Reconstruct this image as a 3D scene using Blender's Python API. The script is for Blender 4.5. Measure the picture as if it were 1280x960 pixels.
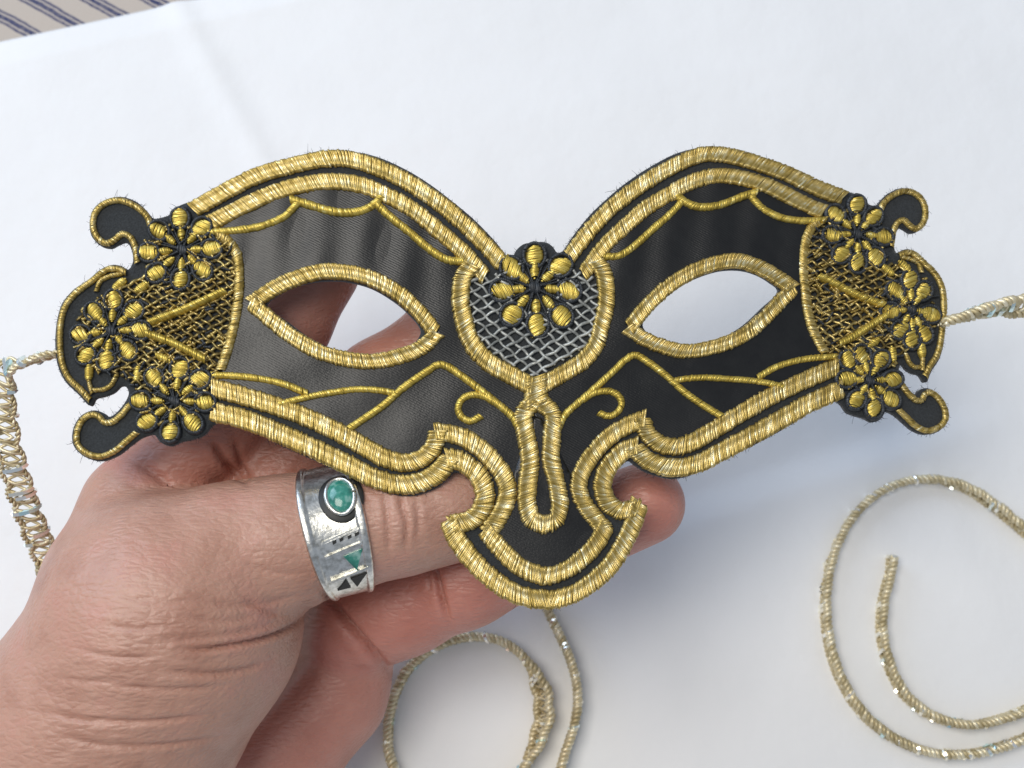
import bpy, bmesh, math, random
import numpy as np
from mathutils import Vector, geometry as mgeo

rng = np.random.default_rng(7)
random.seed(7)
for o in list(bpy.data.objects):
    bpy.data.objects.remove(o, do_unlink=True)
scene = bpy.context.scene
COL = scene.collection
R = math.radians

# ------------------------------------------------------------------ camera
LENS, SENSOR = 42.0, 36.0
TABLE_DIST, TILT = 0.318, R(15)
CAM = np.array([0.0, -TABLE_DIST * math.sin(TILT), TABLE_DIST * math.cos(TILT)])
cam_data = bpy.data.cameras.new('camera')
cam_data.lens = LENS; cam_data.sensor_width = SENSOR
cam_data.clip_start = 0.01; cam_data.clip_end = 50
cam_data.dof.use_dof = True
cam_data.dof.focus_distance = 0.240
cam_data.dof.aperture_fstop = 20
cam = bpy.data.objects.new('camera', cam_data)
cam.location = CAM; cam.rotation_euler = (TILT, 0, 0)
COL.objects.link(cam); scene.camera = cam
FPX = LENS / SENSOR * 1280.0
RIGHT = np.array([1.0, 0, 0]); UP = np.array([0, math.cos(TILT), math.sin(TILT)])
FWD = np.array([0, math.sin(TILT), -math.cos(TILT)])

# ------------------------------------------------------------------ world and lamps
world = bpy.data.worlds.new('World'); scene.world = world; world.use_nodes = True
bg = world.node_tree.nodes['Background']
bg.inputs['Color'].default_value = (0.74, 0.83, 1.0, 1); bg.inputs['Strength'].default_value = 0.36
def area(name, loc, target, size, power, color):
    l = bpy.data.lights.new(name, 'AREA'); l.shape = 'RECTANGLE'
    l.size, l.size_y = size; l.energy = power; l.color = color
    o = bpy.data.objects.new(name, l); o.location = loc
    o.rotation_euler = (Vector(target) - Vector(loc)).to_track_quat('-Z', 'Y').to_euler()
    COL.objects.link(o)
area('ceiling_lamp', (-0.31, 0.06, 1.02), (0, 0, 0.05), (0.56, 0.56), 6.5, (1.0, 0.95, 0.87))
area('window_light', (-0.95, 0.75, 0.75), (0, 0, 0.05), (0.9, 0.8), 8.8, (0.60, 0.75, 1.0))
scene.view_settings.view_transform = 'Standard'
scene.view_settings.look = 'None'
scene.view_settings.exposure = 0.14
scene.view_settings.gamma = 1.0

# ------------------------------------------------------------------ geometry helpers
def ray(u, v):
    u = np.asarray(u, float); v = np.asarray(v, float)
    return FWD + ((u - 640) / FPX)[..., None] * RIGHT - ((v - 480) / FPX)[..., None] * UP
def P(u, v, d):
    return CAM + np.asarray(d, float)[..., None] * ray(u, v)
def onplane(u, v, z=0.0):
    r = ray(u, v); t = (z - CAM[2]) / r[..., 2]
    return CAM + t[..., None] * r
def pix(p):
    q = p - CAM; d = q @ FWD
    return 640 + FPX * (q @ RIGHT) / d, 480 - FPX * (q @ UP) / d, d

def mesh_obj(name, verts, faces, mat, parent=None, smooth=True, attrs=None, origin=None):
    me = bpy.data.meshes.new(name)
    v = np.asarray(verts, float)
    if origin is not None: v = v - origin
    me.from_pydata(v.tolist(), [], [tuple(int(i) for i in f) for f in faces] if not isinstance(faces, np.ndarray) else faces.tolist())
    if smooth:
        me.polygons.foreach_set('use_smooth', np.ones(len(me.polygons), bool))
    for k, a in (attrs or {}).items():
        at = me.attributes.new(k, 'FLOAT', 'POINT'); at.data.foreach_set('value', np.asarray(a, np.float32))
    if mat: me.materials.append(mat)
    me.update()
    o = bpy.data.objects.new(name, me); COL.objects.link(o)
    if parent: o.parent = parent
    return o
def tag(o, label=None, cat=None, group=None, kind=None):
    if label: o['label'] = label
    if cat: o['category'] = cat
    if group: o['group'] = group
    if kind: o['kind'] = kind
    return o

def spline(pts, step=1.0, closed=False):
    """Catmull-Rom through the points, resampled at an even step."""
    p = np.asarray(pts, float)
    if len(p) == 2 and not closed:
        n = max(2, int(np.linalg.norm(p[1] - p[0]) / step) + 1)
        return p[0] + (p[1] - p[0]) * np.linspace(0, 1, n)[:, None]
    if closed:
        q = np.vstack([p[-1], p, p[0], p[1]])
    else:
        q = np.vstack([2 * p[0] - p[1], p, 2 * p[-1] - p[-2]])
    out = []
    for i in range(1, len(q) - 2):
        p0, p1, p2, p3 = q[i - 1:i + 3]
        a = 0.5
        t0 = 0; t1 = t0 + max(np.linalg.norm(p1 - p0), 1e-9) ** a
        t2 = t1 + max(np.linalg.norm(p2 - p1), 1e-9) ** a; t3 = t2 + max(np.linalg.norm(p3 - p2), 1e-9) ** a
        t = np.linspace(t1, t2, 24, endpoint=False)[:, None]
        A1 = (t1 - t) / (t1 - t0) * p0 + (t - t0) / (t1 - t0) * p1
        A2 = (t2 - t) / (t2 - t1) * p1 + (t - t1) / (t2 - t1) * p2
        A3 = (t3 - t) / (t3 - t2) * p2 + (t - t2) / (t3 - t2) * p3
        B1 = (t2 - t) / (t2 - t0) * A1 + (t - t0) / (t2 - t0) * A2
        B2 = (t3 - t) / (t3 - t1) * A2 + (t - t1) / (t3 - t1) * A3
        out.append((t2 - t) / (t2 - t1) * B1 + (t - t1) / (t2 - t1) * B2)
    out.append(q[-2][None])
    out = np.vstack(out)
    s = np.r_[0, np.cumsum(np.linalg.norm(np.diff(out, axis=0), axis=1))]
    n = max(3, int(round(s[-1] / step)) + 1)
    ss = np.linspace(0, s[-1], n)
    r = np.stack([np.interp(ss, s, out[:, k]) for k in range(out.shape[1])], 1)
    return r[:-1] if closed else r

def inside(pts, poly):
    x, y = pts[:, 0], pts[:, 1]; r = np.zeros(len(pts), bool)
    q = np.asarray(poly); n = len(q)
    for i in range(n):
        x1, y1 = q[i]; x2, y2 = q[(i + 1) % n]
        c = (y1 > y) != (y2 > y)
        if c.any():
            with np.errstate(divide='ignore', invalid='ignore'):
                r ^= c & (x < (x2 - x1) * (y - y1) / (y2 - y1 + 1e-12) + x1)
    return r

def tubes(paths, radii, sides=6):
    """A list of 3-D polylines as closed tubes in one vertex / face list."""
    V, F, n0 = [], [], 0
    for pth, rad in zip(paths, radii):
        p = np.asarray(pth, float); n = len(p)
        T = np.gradient(p, axis=0); T /= np.linalg.norm(T, axis=1)[:, None] + 1e-12
        ref = np.array([0.31, 0.17, 0.93]); 
        N = np.cross(T, ref); bad = np.linalg.norm(N, axis=1) < 0.2
        N[bad] = np.cross(T[bad], np.array([1.0, 0.1, 0]))
        N /= np.linalg.norm(N, axis=1)[:, None]; B = np.cross(T, N)
        a = np.arange(sides) * 2 * math.pi / sides
        rr = np.broadcast_to(np.asarray(rad, float), (n,))
        ring = p[:, None] + rr[:, None, None] * (np.cos(a)[None, :, None] * N[:, None] + np.sin(a)[None, :, None] * B[:, None])
        V.append(ring.reshape(-1, 3))
        i = np.arange(n - 1)[:, None] * sides; j = np.arange(sides)[None]; k = (j + 1) % sides
        f = np.stack([i + j, i + k, i + sides + k, i + sides + j], -1).reshape(-1, 4) + n0
        F += f.tolist()
        F.append((n0 + np.arange(sides))[::-1].tolist()); F.append((n0 + (n - 1) * sides + np.arange(sides)).tolist())
        n0 += n * sides
    return np.vstack(V), F

# ------------------------------------------------------------------ materials
def new_mat(name):
    m = bpy.data.materials.new(name); m.use_nodes = True
    nt = m.node_tree; b = nt.nodes['Principled BSDF']
    return m, nt, b
def node(nt, kind, **kw):
    n = nt.nodes.new(kind)
    for k, v in kw.items(): setattr(n, k, v)
    return n
def ramp(nt, fac, stops):
    r = node(nt, 'ShaderNodeValToRGB')
    el = r.color_ramp.elements
    while len(el) < len(stops): el.new(0.5)
    for e, (p, c) in zip(el, stops): e.position = p; e.color = (*c, 1)
    nt.links.new(fac, r.inputs['Fac']); return r.outputs['Color']
def noise(nt, scale, detail=3, coord='Object', rough=0.55):
    tc = node(nt, 'ShaderNodeTexCoord'); n = node(nt, 'ShaderNodeTexNoise')
    n.inputs['Scale'].default_value = scale; n.inputs['Detail'].default_value = detail
    n.inputs['Roughness'].default_value = rough
    nt.links.new(tc.outputs[coord], n.inputs['Vector']); return n.outputs['Fac']
def bump(nt, b, h, dist, strength=1.0, prev=None):
    n = node(nt, 'ShaderNodeBump'); n.inputs['Distance'].default_value = dist
    n.inputs['Strength'].default_value = strength
    nt.links.new(h, n.inputs['Height'])
    if prev: nt.links.new(prev, n.inputs['Normal'])
    nt.links.new(n.outputs['Normal'], b.inputs['Normal']); return n.outputs['Normal']

def thread_mat(name, stops, rough=(0.25, 0.5), metallic=0.9, spec=0.5):
    m, nt, b = new_mat(name)
    a = node(nt, 'ShaderNodeAttribute'); a.attribute_name = 'rnd'
    nt.links.new(ramp(nt, a.outputs['Fac'], stops), b.inputs['Base Color'])
    mr = node(nt, 'ShaderNodeMapRange'); mr.inputs['To Min'].default_value = rough[1]; mr.inputs['To Max'].default_value = rough[0]
    nt.links.new(a.outputs['Fac'], mr.inputs['Value']); nt.links.new(mr.outputs['Result'], b.inputs['Roughness'])
    b.inputs['Metallic'].default_value = metallic; b.inputs['Specular IOR Level'].default_value = spec
    bump(nt, b, noise(nt, 9000, 2), 0.00006, 0.6)
    return m
M_GOLD = thread_mat('gold_thread', [(0.0, (0.20, 0.135, 0.030)), (0.35, (0.44, 0.312, 0.078)), (0.7, (0.60, 0.462, 0.18)), (1.0, (0.92, 0.85, 0.54))], (0.24, 0.46), 0.72)
M_BRIGHT = thread_mat('bright_gold_thread', [(0.0, (0.34, 0.235, 0.035)), (0.4, (0.63, 0.462, 0.085)), (0.8, (0.77, 0.60, 0.15)), (1.0, (0.98, 0.88, 0.42))], (0.28, 0.48), 0.70)
M_BLACKTHREAD = thread_mat('black_thread', [(0.0, (0.008, 0.010, 0.012)), (1.0, (0.030, 0.036, 0.042))], (0.4, 0.6), 0.0, 0.6)
M_ANTIQUE = thread_mat('antique_gold_thread', [(0.0, (0.09, 0.065, 0.025)), (0.5, (0.30, 0.22, 0.075)), (1.0, (0.66, 0.52, 0.20))], (0.25, 0.45), 0.85)
M_SILVER = thread_mat('silver_grey_thread', [(0.0, (0.16, 0.165, 0.15)), (1.0, (0.50, 0.50, 0.45))], (0.35, 0.55), 0.4)
M_CORD = thread_mat('champagne_cord', [(0.0, (0.44, 0.36, 0.19)), (0.5, (0.70, 0.60, 0.38)), (1.0, (0.90, 0.82, 0.60))], (0.3, 0.5), 0.5)

m, nt, b = new_mat('tinsel_film'); M_TINSEL = m
a = node(nt, 'ShaderNodeAttribute'); a.attribute_name = 'rnd'
nt.links.new(ramp(nt, a.outputs['Fac'], [(0, (0.98, 0.93, 0.76)), (0.75, (1.0, 0.99, 0.94)), (0.9, (0.75, 0.93, 0.92)), (1, (0.6, 0.88, 0.9))]), b.inputs['Base Color'])
b.inputs['Metallic'].default_value = 0.9; b.inputs['Roughness'].default_value = 0.18

m, nt, b = new_mat('black_felt'); M_FELT = m
nt.links.new(ramp(nt, noise(nt, 2500, 3), [(0.3, (0.008, 0.010, 0.011)), (0.7, (0.026, 0.030, 0.032))]), b.inputs['Base Color'])
b.inputs['Roughness'].default_value = 0.85; b.inputs['Sheen Weight'].default_value = 0.25
bump(nt, b, noise(nt, 3000, 3), 0.0002, 0.8)
m, nt, b = new_mat('felt_fibre'); M_FIBRE = m
b.inputs['Base Color'].default_value = (0.02, 0.022, 0.025, 1); b.inputs['Roughness'].default_value = 0.7

m, nt, b = new_mat('black_satin'); M_SATIN = m
tc = node(nt, 'ShaderNodeTexCoord')
mp = node(nt, 'ShaderNodeMapping'); mp.inputs['Rotation'].default_value = (0, 0, R(28))
nt.links.new(tc.outputs['Object'], mp.inputs['Vector'])
wv = node(nt, 'ShaderNodeTexWave'); wv.bands_direction = 'Y'; wv.inputs['Scale'].default_value = 700
wv.inputs['Distortion'].default_value = 1.6; wv.inputs['Detail'].default_value = 2; wv.inputs['Detail Scale'].default_value = 3
nt.links.new(mp.outputs['Vector'], wv.inputs['Vector'])
nt.links.new(ramp(nt, noise(nt, 300, 3), [(0.3, (0.005, 0.005, 0.0045)), (0.7, (0.010, 0.010, 0.009))]), b.inputs['Base Color'])
b.inputs['Roughness'].default_value = 0.35; b.inputs['Specular IOR Level'].default_value = 0.47
b.inputs['Anisotropic'].default_value = 0.3
n1 = bump(nt, b, wv.outputs['Fac'], 0.00006, 0.30)
bump(nt, b, noise(nt, 2200, 3), 0.00008, 0.5, n1)

m, nt, b = new_mat('skin'); M_SKIN = m
a = node(nt, 'ShaderNodeAttribute'); a.attribute_name = 'pink'
mix = node(nt, 'ShaderNodeMix', data_type='RGBA')
nt.links.new(a.outputs['Fac'], mix.inputs['Factor'])
nt.links.new(ramp(nt, noise(nt, 90, 6), [(0.3, (0.40, 0.205, 0.140)), (0.52, (0.50, 0.285, 0.205)), (0.75, (0.53, 0.265, 0.20))]), mix.inputs['A'])
nt.links.new(ramp(nt, noise(nt, 110, 4), [(0.3, (0.49, 0.185, 0.135)), (0.7, (0.57, 0.245, 0.185))]), mix.inputs['B'])
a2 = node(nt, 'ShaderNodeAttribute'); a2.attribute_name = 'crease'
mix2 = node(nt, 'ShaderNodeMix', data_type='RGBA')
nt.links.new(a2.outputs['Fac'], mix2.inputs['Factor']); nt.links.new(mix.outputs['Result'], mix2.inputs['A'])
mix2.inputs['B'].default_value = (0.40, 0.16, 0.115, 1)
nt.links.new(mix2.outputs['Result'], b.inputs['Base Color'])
b.inputs['Roughness'].default_value = 0.42; b.inputs['Specular IOR Level'].default_value = 0.55
b.inputs['Subsurface Weight'].default_value = 0.18
b.inputs['Subsurface Radius'].default_value = (1.0, 0.35, 0.2); b.inputs['Subsurface Scale'].default_value = 0.0025
tc = node(nt, 'ShaderNodeTexCoord')
mp = node(nt, 'ShaderNodeMapping'); mp.inputs['Rotation'].default_value = (0, 0, R(-12)); mp.inputs['Scale'].default_value = (0.35, 1, 1)
nt.links.new(tc.outputs['Object'], mp.inputs['Vector'])
vo = node(nt, 'ShaderNodeTexVoronoi'); vo.feature = 'DISTANCE_TO_EDGE'; vo.inputs['Scale'].default_value = 900
nt.links.new(mp.outputs['Vector'], vo.inputs['Vector'])
ln = node(nt, 'ShaderNodeTexNoise'); ln.inputs['Scale'].default_value = 420; ln.inputs['Detail'].default_value = 4
nt.links.new(mp.outputs['Vector'], ln.inputs['Vector'])
n0_ = bump(nt, b, noise(nt, 1700, 4), 0.00022, 0.4)
n1 = bump(nt, b, vo.outputs['Distance'], 0.0004, 0.6, n0_)
n2 = bump(nt, b, ln.outputs['Fac'], 0.0006, 0.4, n1)
bump(nt, b, noise(nt, 160, 3), 0.0012, 0.35, n2)

m, nt, b = new_mat('silver'); M_RING = m
nz = noise(nt, 900, 4)
nt.links.new(ramp(nt, nz, [(0.3, (0.46, 0.45, 0.40)), (0.6, (0.82, 0.81, 0.75))]), b.inputs['Base Color'])
b.inputs['Metallic'].default_value = 1.0; b.inputs['Roughness'].default_value = 0.30
bump(nt, b, noise(nt, 1200, 3), 0.0002, 0.35)
m, nt, b = new_mat('oxidised_silver'); M_OXIDE = m
b.inputs['Base Color'].default_value = (0.03, 0.03, 0.028, 1); b.inputs['Metallic'].default_value = 0.4; b.inputs['Roughness'].default_value = 0.5
m, nt, b = new_mat('turquoise_stone'); M_STONE = m
nt.links.new(ramp(nt, noise(nt, 420, 5), [(0.30, (0.015, 0.11, 0.085)), (0.5, (0.04, 0.24, 0.18)), (0.68, (0.28, 0.48, 0.42))]), b.inputs['Base Color'])
b.inputs['Roughness'].default_value = 0.18; b.inputs['Coat Weight'].default_value = 0.4

m, nt, b = new_mat('white_paper'); M_PAPER = m
nt.links.new(ramp(nt, noise(nt, 14, 4), [(0.3, (0.80, 0.80, 0.79)), (0.7, (0.85, 0.85, 0.84))]), b.inputs['Base Color'])
b.inputs['Roughness'].default_value = 0.7; b.inputs['Specular IOR Level'].default_value = 0.25
n1 = bump(nt, b, noise(nt, 900, 4), 0.0001, 0.5)
bump(nt, b, noise(nt, 34, 4), 0.002, 0.5, n1)

m, nt, b = new_mat('striped_cloth'); M_CLOTH = m
tc = node(nt, 'ShaderNodeTexCoord')
mp = node(nt, 'ShaderNodeMapping'); mp.inputs['Rotation'].default_value = (0, 0, R(30))
nt.links.new(tc.outputs['Object'], mp.inputs['Vector'])
sx = node(nt, 'ShaderNodeSeparateXYZ'); nt.links.new(mp.outputs['Vector'], sx.inputs['Vector'])
def math_n(op, x, y=None):
    n = node(nt, 'ShaderNodeMath', operation=op)
    for i, q in enumerate((x, y)):
        if q is None: continue
        if isinstance(q, (int, float)): n.inputs[i].default_value = q
        else: nt.links.new(q, n.inputs[i])
    return n.outputs[0]
wob = math_n('MULTIPLY', math_n('SUBTRACT', noise(nt, 160, 2), 0.5), 0.0012)
yy = math_n('ADD', sx.outputs['Y'], wob)
fr = math_n('FRACT', math_n('MULTIPLY', yy, 1 / 0.0088))
line = None
for c, w in ((0.27, 0.04), (0.44, 0.075), (0.61, 0.04)):
    l = math_n('LESS_THAN', math_n('ABSOLUTE', math_n('SUBTRACT', fr, c)), w)
    line = l if line is None else math_n('MAXIMUM', line, l)
brk = math_n('MULTIPLY', line, math_n('ADD', 0.45, math_n('MULTIPLY', noise(nt, 700, 3), 0.9)))
mx = node(nt, 'ShaderNodeMix', data_type='RGBA'); nt.links.new(brk, mx.inputs['Factor'])
mx.inputs['A'].default_value = (0.50, 0.44, 0.38, 1); mx.inputs['B'].default_value = (0.035, 0.045, 0.12, 1)
nt.links.new(mx.outputs['Result'], b.inputs['Base Color'])
b.inputs['Roughness'].default_value = 0.9
bump(nt, b, noise(nt, 1500, 3), 0.0003, 0.6)

# ------------------------------------------------------------------ the setting: cloth and paper
g = 0.9
cl = mesh_obj('striped_cloth', [(-g, -g, 0), (g, -g, 0), (g, g, 0), (-g, g, 0)], [(0, 1, 2, 3)], M_CLOTH, smooth=False)
tag(cl, 'cream cloth with navy stripes under the white paper', kind='structure')

e0 = onplane(0, 54); e1 = onplane(256, -1)
ex = (e1 - e0); ex /= np.linalg.norm(ex); ey = np.array([ex[1], -ex[0], 0.0])   # ey points down the sheet, towards the viewer
so = e0 - ex * 0.17
nx, ny = 260, 300
sx_ = np.linspace(0, 0.62, nx); sy_ = np.r_[np.linspace(0, 0.014, 15), np.linspace(0.0155, 0.52, ny - 15)]
SX, SY = np.meshgrid(sx_, sy_)
hz = 0.0007 + 0.0026 * np.exp(-np.abs(SY - 0.0085) / 0.022) * (0.75 + 0.25 * np.sin(SX * 23)) * (SY > 0.0085) \
    + 0.0026 * np.clip(SY / 0.0085, 0, 1) * (0.75 + 0.25 * np.sin(SX * 23)) * (SY <= 0.0085)
hz += 0.0011 * np.sin(SX * 19 + SY * 11 + 0.7) * np.sin(SY * 17 - 0.4) * np.clip((SY - 0.01) / 0.05, 0, 1) + 0.0011 * np.clip((SY - 0.01) / 0.05, 0, 1)
fa = onplane(236, 36); fb = onplane(345, 235)
fd = (fb - fa)[:2]; fd /= np.linalg.norm(fd); fn = np.array([-fd[1], fd[0]])
WP = so[None, None] + SX[..., None] * ex + SY[..., None] * ey
dd = (WP[..., :2] - fa[:2]) @ fn; al = (WP[..., :2] - fa[:2]) @ fd
hz += 0.0013 * np.exp(-(dd / 0.0036) ** 2) * np.exp(-(np.clip(np.abs(al - 0.02) - 0.03, 0, 1) / 0.02) ** 2)
ga = onplane(770, 664); gb = onplane(1180, 528)
gd = (gb - ga)[:2]; gl = np.linalg.norm(gd); gd /= gl; gn = np.array([gd[1], -gd[0]])
da = (WP[..., :2] - ga[:2]) @ gn; ga_ = (WP[..., :2] - ga[:2]) @ gd
st = np.clip((da + 0.004) / 0.0105, 0, 1); st = st * st * (3 - 2 * st)
hz += 0.0030 * st * np.exp(-np.clip(da - 0.006, 0, 1) / 0.05) * np.clip(ga_ / 0.02 + 1, 0, 1) * np.clip((gl + 0.02 - ga_) / 0.03, 0, 1)
WP[..., 2] = hz
idx = np.arange(ny * nx).reshape(ny, nx)
pf = np.stack([idx[:-1, :-1], idx[1:, :-1], idx[1:, 1:], idx[:-1, 1:]], -1).reshape(-1, 4)
paper_o = so + 0.31 * ex + 0.26 * ey; paper_o[2] = 0
pa = mesh_obj('paper_sheet', WP.reshape(-1, 3), pf, M_PAPER, origin=paper_o)
pa.location = paper_o
md = pa.modifiers.new('thickness', 'SOLIDIFY'); md.thickness = 0.00025; md.offset = -1
tag(pa, 'large white paper sheet with a turned edge lying on the striped cloth', 'paper')

# ------------------------------------------------------------------ the mask surface
def mdepth(u, v):
    a = (u - 668) / 600.0
    d = 0.236 - 2.6e-5 * (v - 450) + 0.0075 * a + np.where(a < 0, 0.0015, 0.0115) * a * a
    return d + 0.0004 * np.sin(u * 0.016 + 1) * np.sin(v * 0.013)
def mpos(u, v, h=0.0):
    u = np.asarray(u, float); v = np.asarray(v, float)
    p = P(u, v, mdepth(u, v))
    e = 2.0
    du = P(u + e, v, mdepth(u + e, v)) - P(u - e, v, mdepth(u - e, v))
    dv = P(u, v + e, mdepth(u, v + e)) - P(u, v - e, mdepth(u, v - e))
    n = np.cross(dv, du); n /= np.linalg.norm(n, axis=-1)[..., None]
    s = np.sign((n * (CAM - p)).sum(-1)); n *= s[..., None]
    return p + n * np.asarray(h, float)[..., None]
PXM = 0.236 / FPX                     # metres per photo pixel on the mask
MO = mpos(np.array([668.0]), np.array([450.0]))[0]
mask = bpy.data.objects.new('masquerade_mask', None); COL.objects.link(mask); mask.location = MO; mask.empty_display_size = 0.02
tag(mask, 'black satin masquerade mask with gold embroidered borders and flowers held in the hand', 'mask')
def part(name, verts, faces, mat, parent=None, attrs=None, smooth=True, label=None, kind=None):
    o = mesh_obj(name, verts, faces, mat, parent or mask, smooth, attrs, MO)
    return tag(o, label, kind=kind)

# left half -> right half: the embroidery is symmetric, the bent mask is seen at a slant
PAIRS = [((303,380),(1001,361)),((559,417),(771,412)),((425,331),(902,319)),((467,460),(856,447)),((419,188),(888,183)),((635,320),(702,314)),
 ((253,285),(1046,268)),((226,274),(1070,257)),((200,289),(1089,272)),((187,316),(1103,296)),((196,342),(1092,322)),((226,350),(1071,330)),((254,339),(1050,318)),((265,312),(1042,294)),
 ((112,275),(1159,262)),((150,246),(1130,235)),((135,309),(1143,290)),
 ((225,461),(1076,445)),((194,473),(1099,450)),((177,501),(1114,474)),((185,527),(1112,500)),((213,540),(1091,511)),((242,529),(1069,500)),((257,503),(1056,474)),((251,475),(1060,450)),
 ((125,576),(1159,543)),((91,545),(1185,514)),((117,513),(1159,487)),
 ((143,376),(1136,351)),((169,389),(1117,364)),((119,391),(1152,364)),((177,414),(1111,390)),((102,419),(1162,394)),((160,439),(1124,413)),((108,444),(1152,418)),((134,451),(1138,425)),
 ((70,415),(1182,392)),((114,506),(1155,475)),((141,331),(1135,312)),
 ((285,301),(1013,287)),((299,352),(1003,335)),((291,412),(1010,392)),((277,459),(1028,438)),
 ((560,655),(800,633)),((593,617),(766,608)),((541,530),(808,513)),((510,620),(840,598)),((549,455),(794,443)),((444,530),(893,515)),((381,492),(949,472)),((283,527),(1038,502)),
 ((370,256),(939,246)),((474,256),(849,253)),((572,326),(761,320)),((264,291),(1022,276)),((571,508),(778,501)),((603,667),(761,660)),((564,381),(768,385)),((320,210),(985,209)),((541,234),(778,233)),((583,691),(777,684)),((606,716),(758,712)),((636,738),(729,735)),((634,695),(734,692)),((618,677),(748,676))]
AXIS = [(668,303),(668,330),(668,359),(669,420),(670,487),(673,545),(680,667),(684,720),(687,760)]
src = np.array([p[0] for p in PAIRS] + AXIS, float); dst = np.array([p[1] for p in PAIRS] + AXIS, float)
def U_(r2): return np.where(r2 > 0, r2 * np.log(r2 + 1e-9), 0)
def tps_fit(s, t, lam):
    n = len(s); K = U_(((s[:, None] - s[None]) ** 2).sum(-1)) + lam * np.eye(n)
    Q = np.c_[np.ones(n), s]; L = np.zeros((n + 3, n + 3)); L[:n, :n] = K; L[:n, n:] = Q; L[n:, :n] = Q.T
    return np.linalg.solve(L, np.r_[t, np.zeros((3, 2))])
TW = tps_fit(src / 1000, dst / 1000, 0.0006)
def mir(p):
    p = np.asarray(p, float) / 1000
    K = U_(((p[:, None] - (src / 1000)[None]) ** 2).sum(-1))
    return (K @ TW[:-3] + np.c_[np.ones(len(p)), p] @ TW[-3:]) * 1000
SIDES = ((lambda p: np.asarray(p, float), 1.0), (mir, 0.94))

# ---- embroidery: every band is a run of raised thread stitches
def stitch_mesh(center, halfw, H, prof='double', spacing=2.1, slant=0.35, base_h=0.00025, thread=1.0):
    """center: polyline (px, 1 px steps); halfw: scalar or array (px); returns verts, faces, rnd"""
    c = np.asarray(center, float)
    s = np.r_[0, np.cumsum(np.linalg.norm(np.diff(c, axis=0), axis=1))]
    n = max(2, int(s[-1] / spacing) + 1); ss = np.linspace(0, s[-1], n)
    ss = ss + rng.normal(0, spacing * 0.05, n)
    ss = np.clip(ss, 0, s[-1])
    cx = np.stack([np.interp(ss, s, c[:, k]) for k in (0, 1)], 1)
    t = np.gradient(c, axis=0); k5 = np.ones(5) / 5
    t = np.stack([np.interp(ss, s, t[:, k]) for k in (0, 1)], 1); t /= np.linalg.norm(t, axis=1)[:, None] + 1e-9
    nn = np.stack([-t[:, 1], t[:, 0]], 1)
    hw = np.interp(ss, s, halfw) if np.ndim(halfw) else np.full(n, float(halfw))
    sl = slant + rng.normal(0, 0.035, n)
    ac = nn + t * sl[:, None]
    J = 9; tau = np.array([-1, -0.9, -0.68, -0.36, 0, 0.36, 0.68, 0.9, 1.0])
    if prof == 'double':
        pr = np.array([0.0, 0.94, 1.10, 0.84, 0.70, 0.84, 1.10, 0.94, 0.0])
    else:
        pr = np.sqrt(np.clip(1 - tau ** 2, 0, 1))
    r = rng.random(n)
    glint = (rng.random(n) < 0.04)
    r = np.where(glint, 0.9 + 0.1 * r, r * 0.85)
    wj = hw * (1 + rng.normal(0, 0.045, n)); hj = H * (1 + rng.normal(0, 0.045, n)) * np.clip(hw / (np.max(hw) + 1e-9) * 1.3, 0.3, 1)
    e = spacing * 0.62 * thread
    ridge = rng.uniform(-0.45, 0.45, n) * e
    p = cx[:, None] + ac[:, None] * (wj[:, None] * tau[None])[..., None]
    bow = (rng.normal(0, 0.20, n)[:, None] * (1 - tau[None] ** 2)) * spacing
    p = p + t[:, None] * bow[..., None]
    h = base_h + hj[:, None] * pr[None]
    V = np.empty((n, J, 3, 3))
    dz = 0.33 * e * PXM
    for q, (off, dh) in enumerate(((-e, -dz), (0, dz), (e, -dz))):
        o = (ridge if q == 1 else np.full(n, off))[:, None]
        pp = p + t[:, None] * o[..., None]
        V[:, :, q] = mpos(pp[..., 0], pp[..., 1], h + dh)
    i = (np.arange(n) * J * 3)[:, None, None]; j = (np.arange(J - 1) * 3)[None, :, None]; q = np.arange(2)[None, None]
    a = i + j + q
    F = np.stack([a, a + 1, a + 4, a + 3], -1).reshape(-1, 4)
    mid = (0.30 * np.clip(1 - np.abs(tau) / 0.5, 0, 1)) if prof == 'double' else 0 * tau
    rv = np.clip(r[:, None] * 0.62 + mid[None] + rng.random((n, J)) ** 2 * 0.42, 0, 1)
    return V.reshape(-1, 3), F, np.repeat(rv.reshape(-1), 3)
def underlay(c, hw, H):
    """padding below the stitches, so that no ground shows between two threads"""
    c = np.asarray(c)[::4] if len(c) > 12 else np.asarray(c); n = len(c)
    t = np.gradient(c, axis=0); t /= np.linalg.norm(t, axis=1)[:, None] + 1e-9; nn = np.stack([-t[:, 1], t[:, 0]], 1)
    w = (np.asarray(hw)[::4][:n] if np.ndim(hw) else np.full(n, float(hw))) * 0.90
    tau = np.array([-1, -0.75, 0, 0.75, 1.0]); pr = np.array([0, 0.55, 0.35, 0.55, 0])
    q = c[:, None] + nn[:, None] * (w[:, None] * tau)[..., None]
    V = mpos(q[..., 0], q[..., 1], np.broadcast_to(0.0002 + H * pr, q.shape[:2]))
    i = (np.arange(n - 1) * 5)[:, None]; j = np.arange(4)[None]; a = i + j
    return V.reshape(-1, 3), np.stack([a, a + 1, a + 6, a + 5], -1).reshape(-1, 4), np.full(n * 5, 0.12)
def join(parts):
    V, F, A, n = [], [], [], 0
    for v, f, r in parts:
        V.append(v); F.append(np.asarray(f) + n); A.append(r); n += len(v)
    return np.vstack(V), np.vstack(F), np.concatenate(A)
def ends(n, hw, taper):
    x = np.arange(n); return hw * np.clip(np.minimum(x, n - 1 - x) / taper + 0.35, 0, 1)
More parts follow.
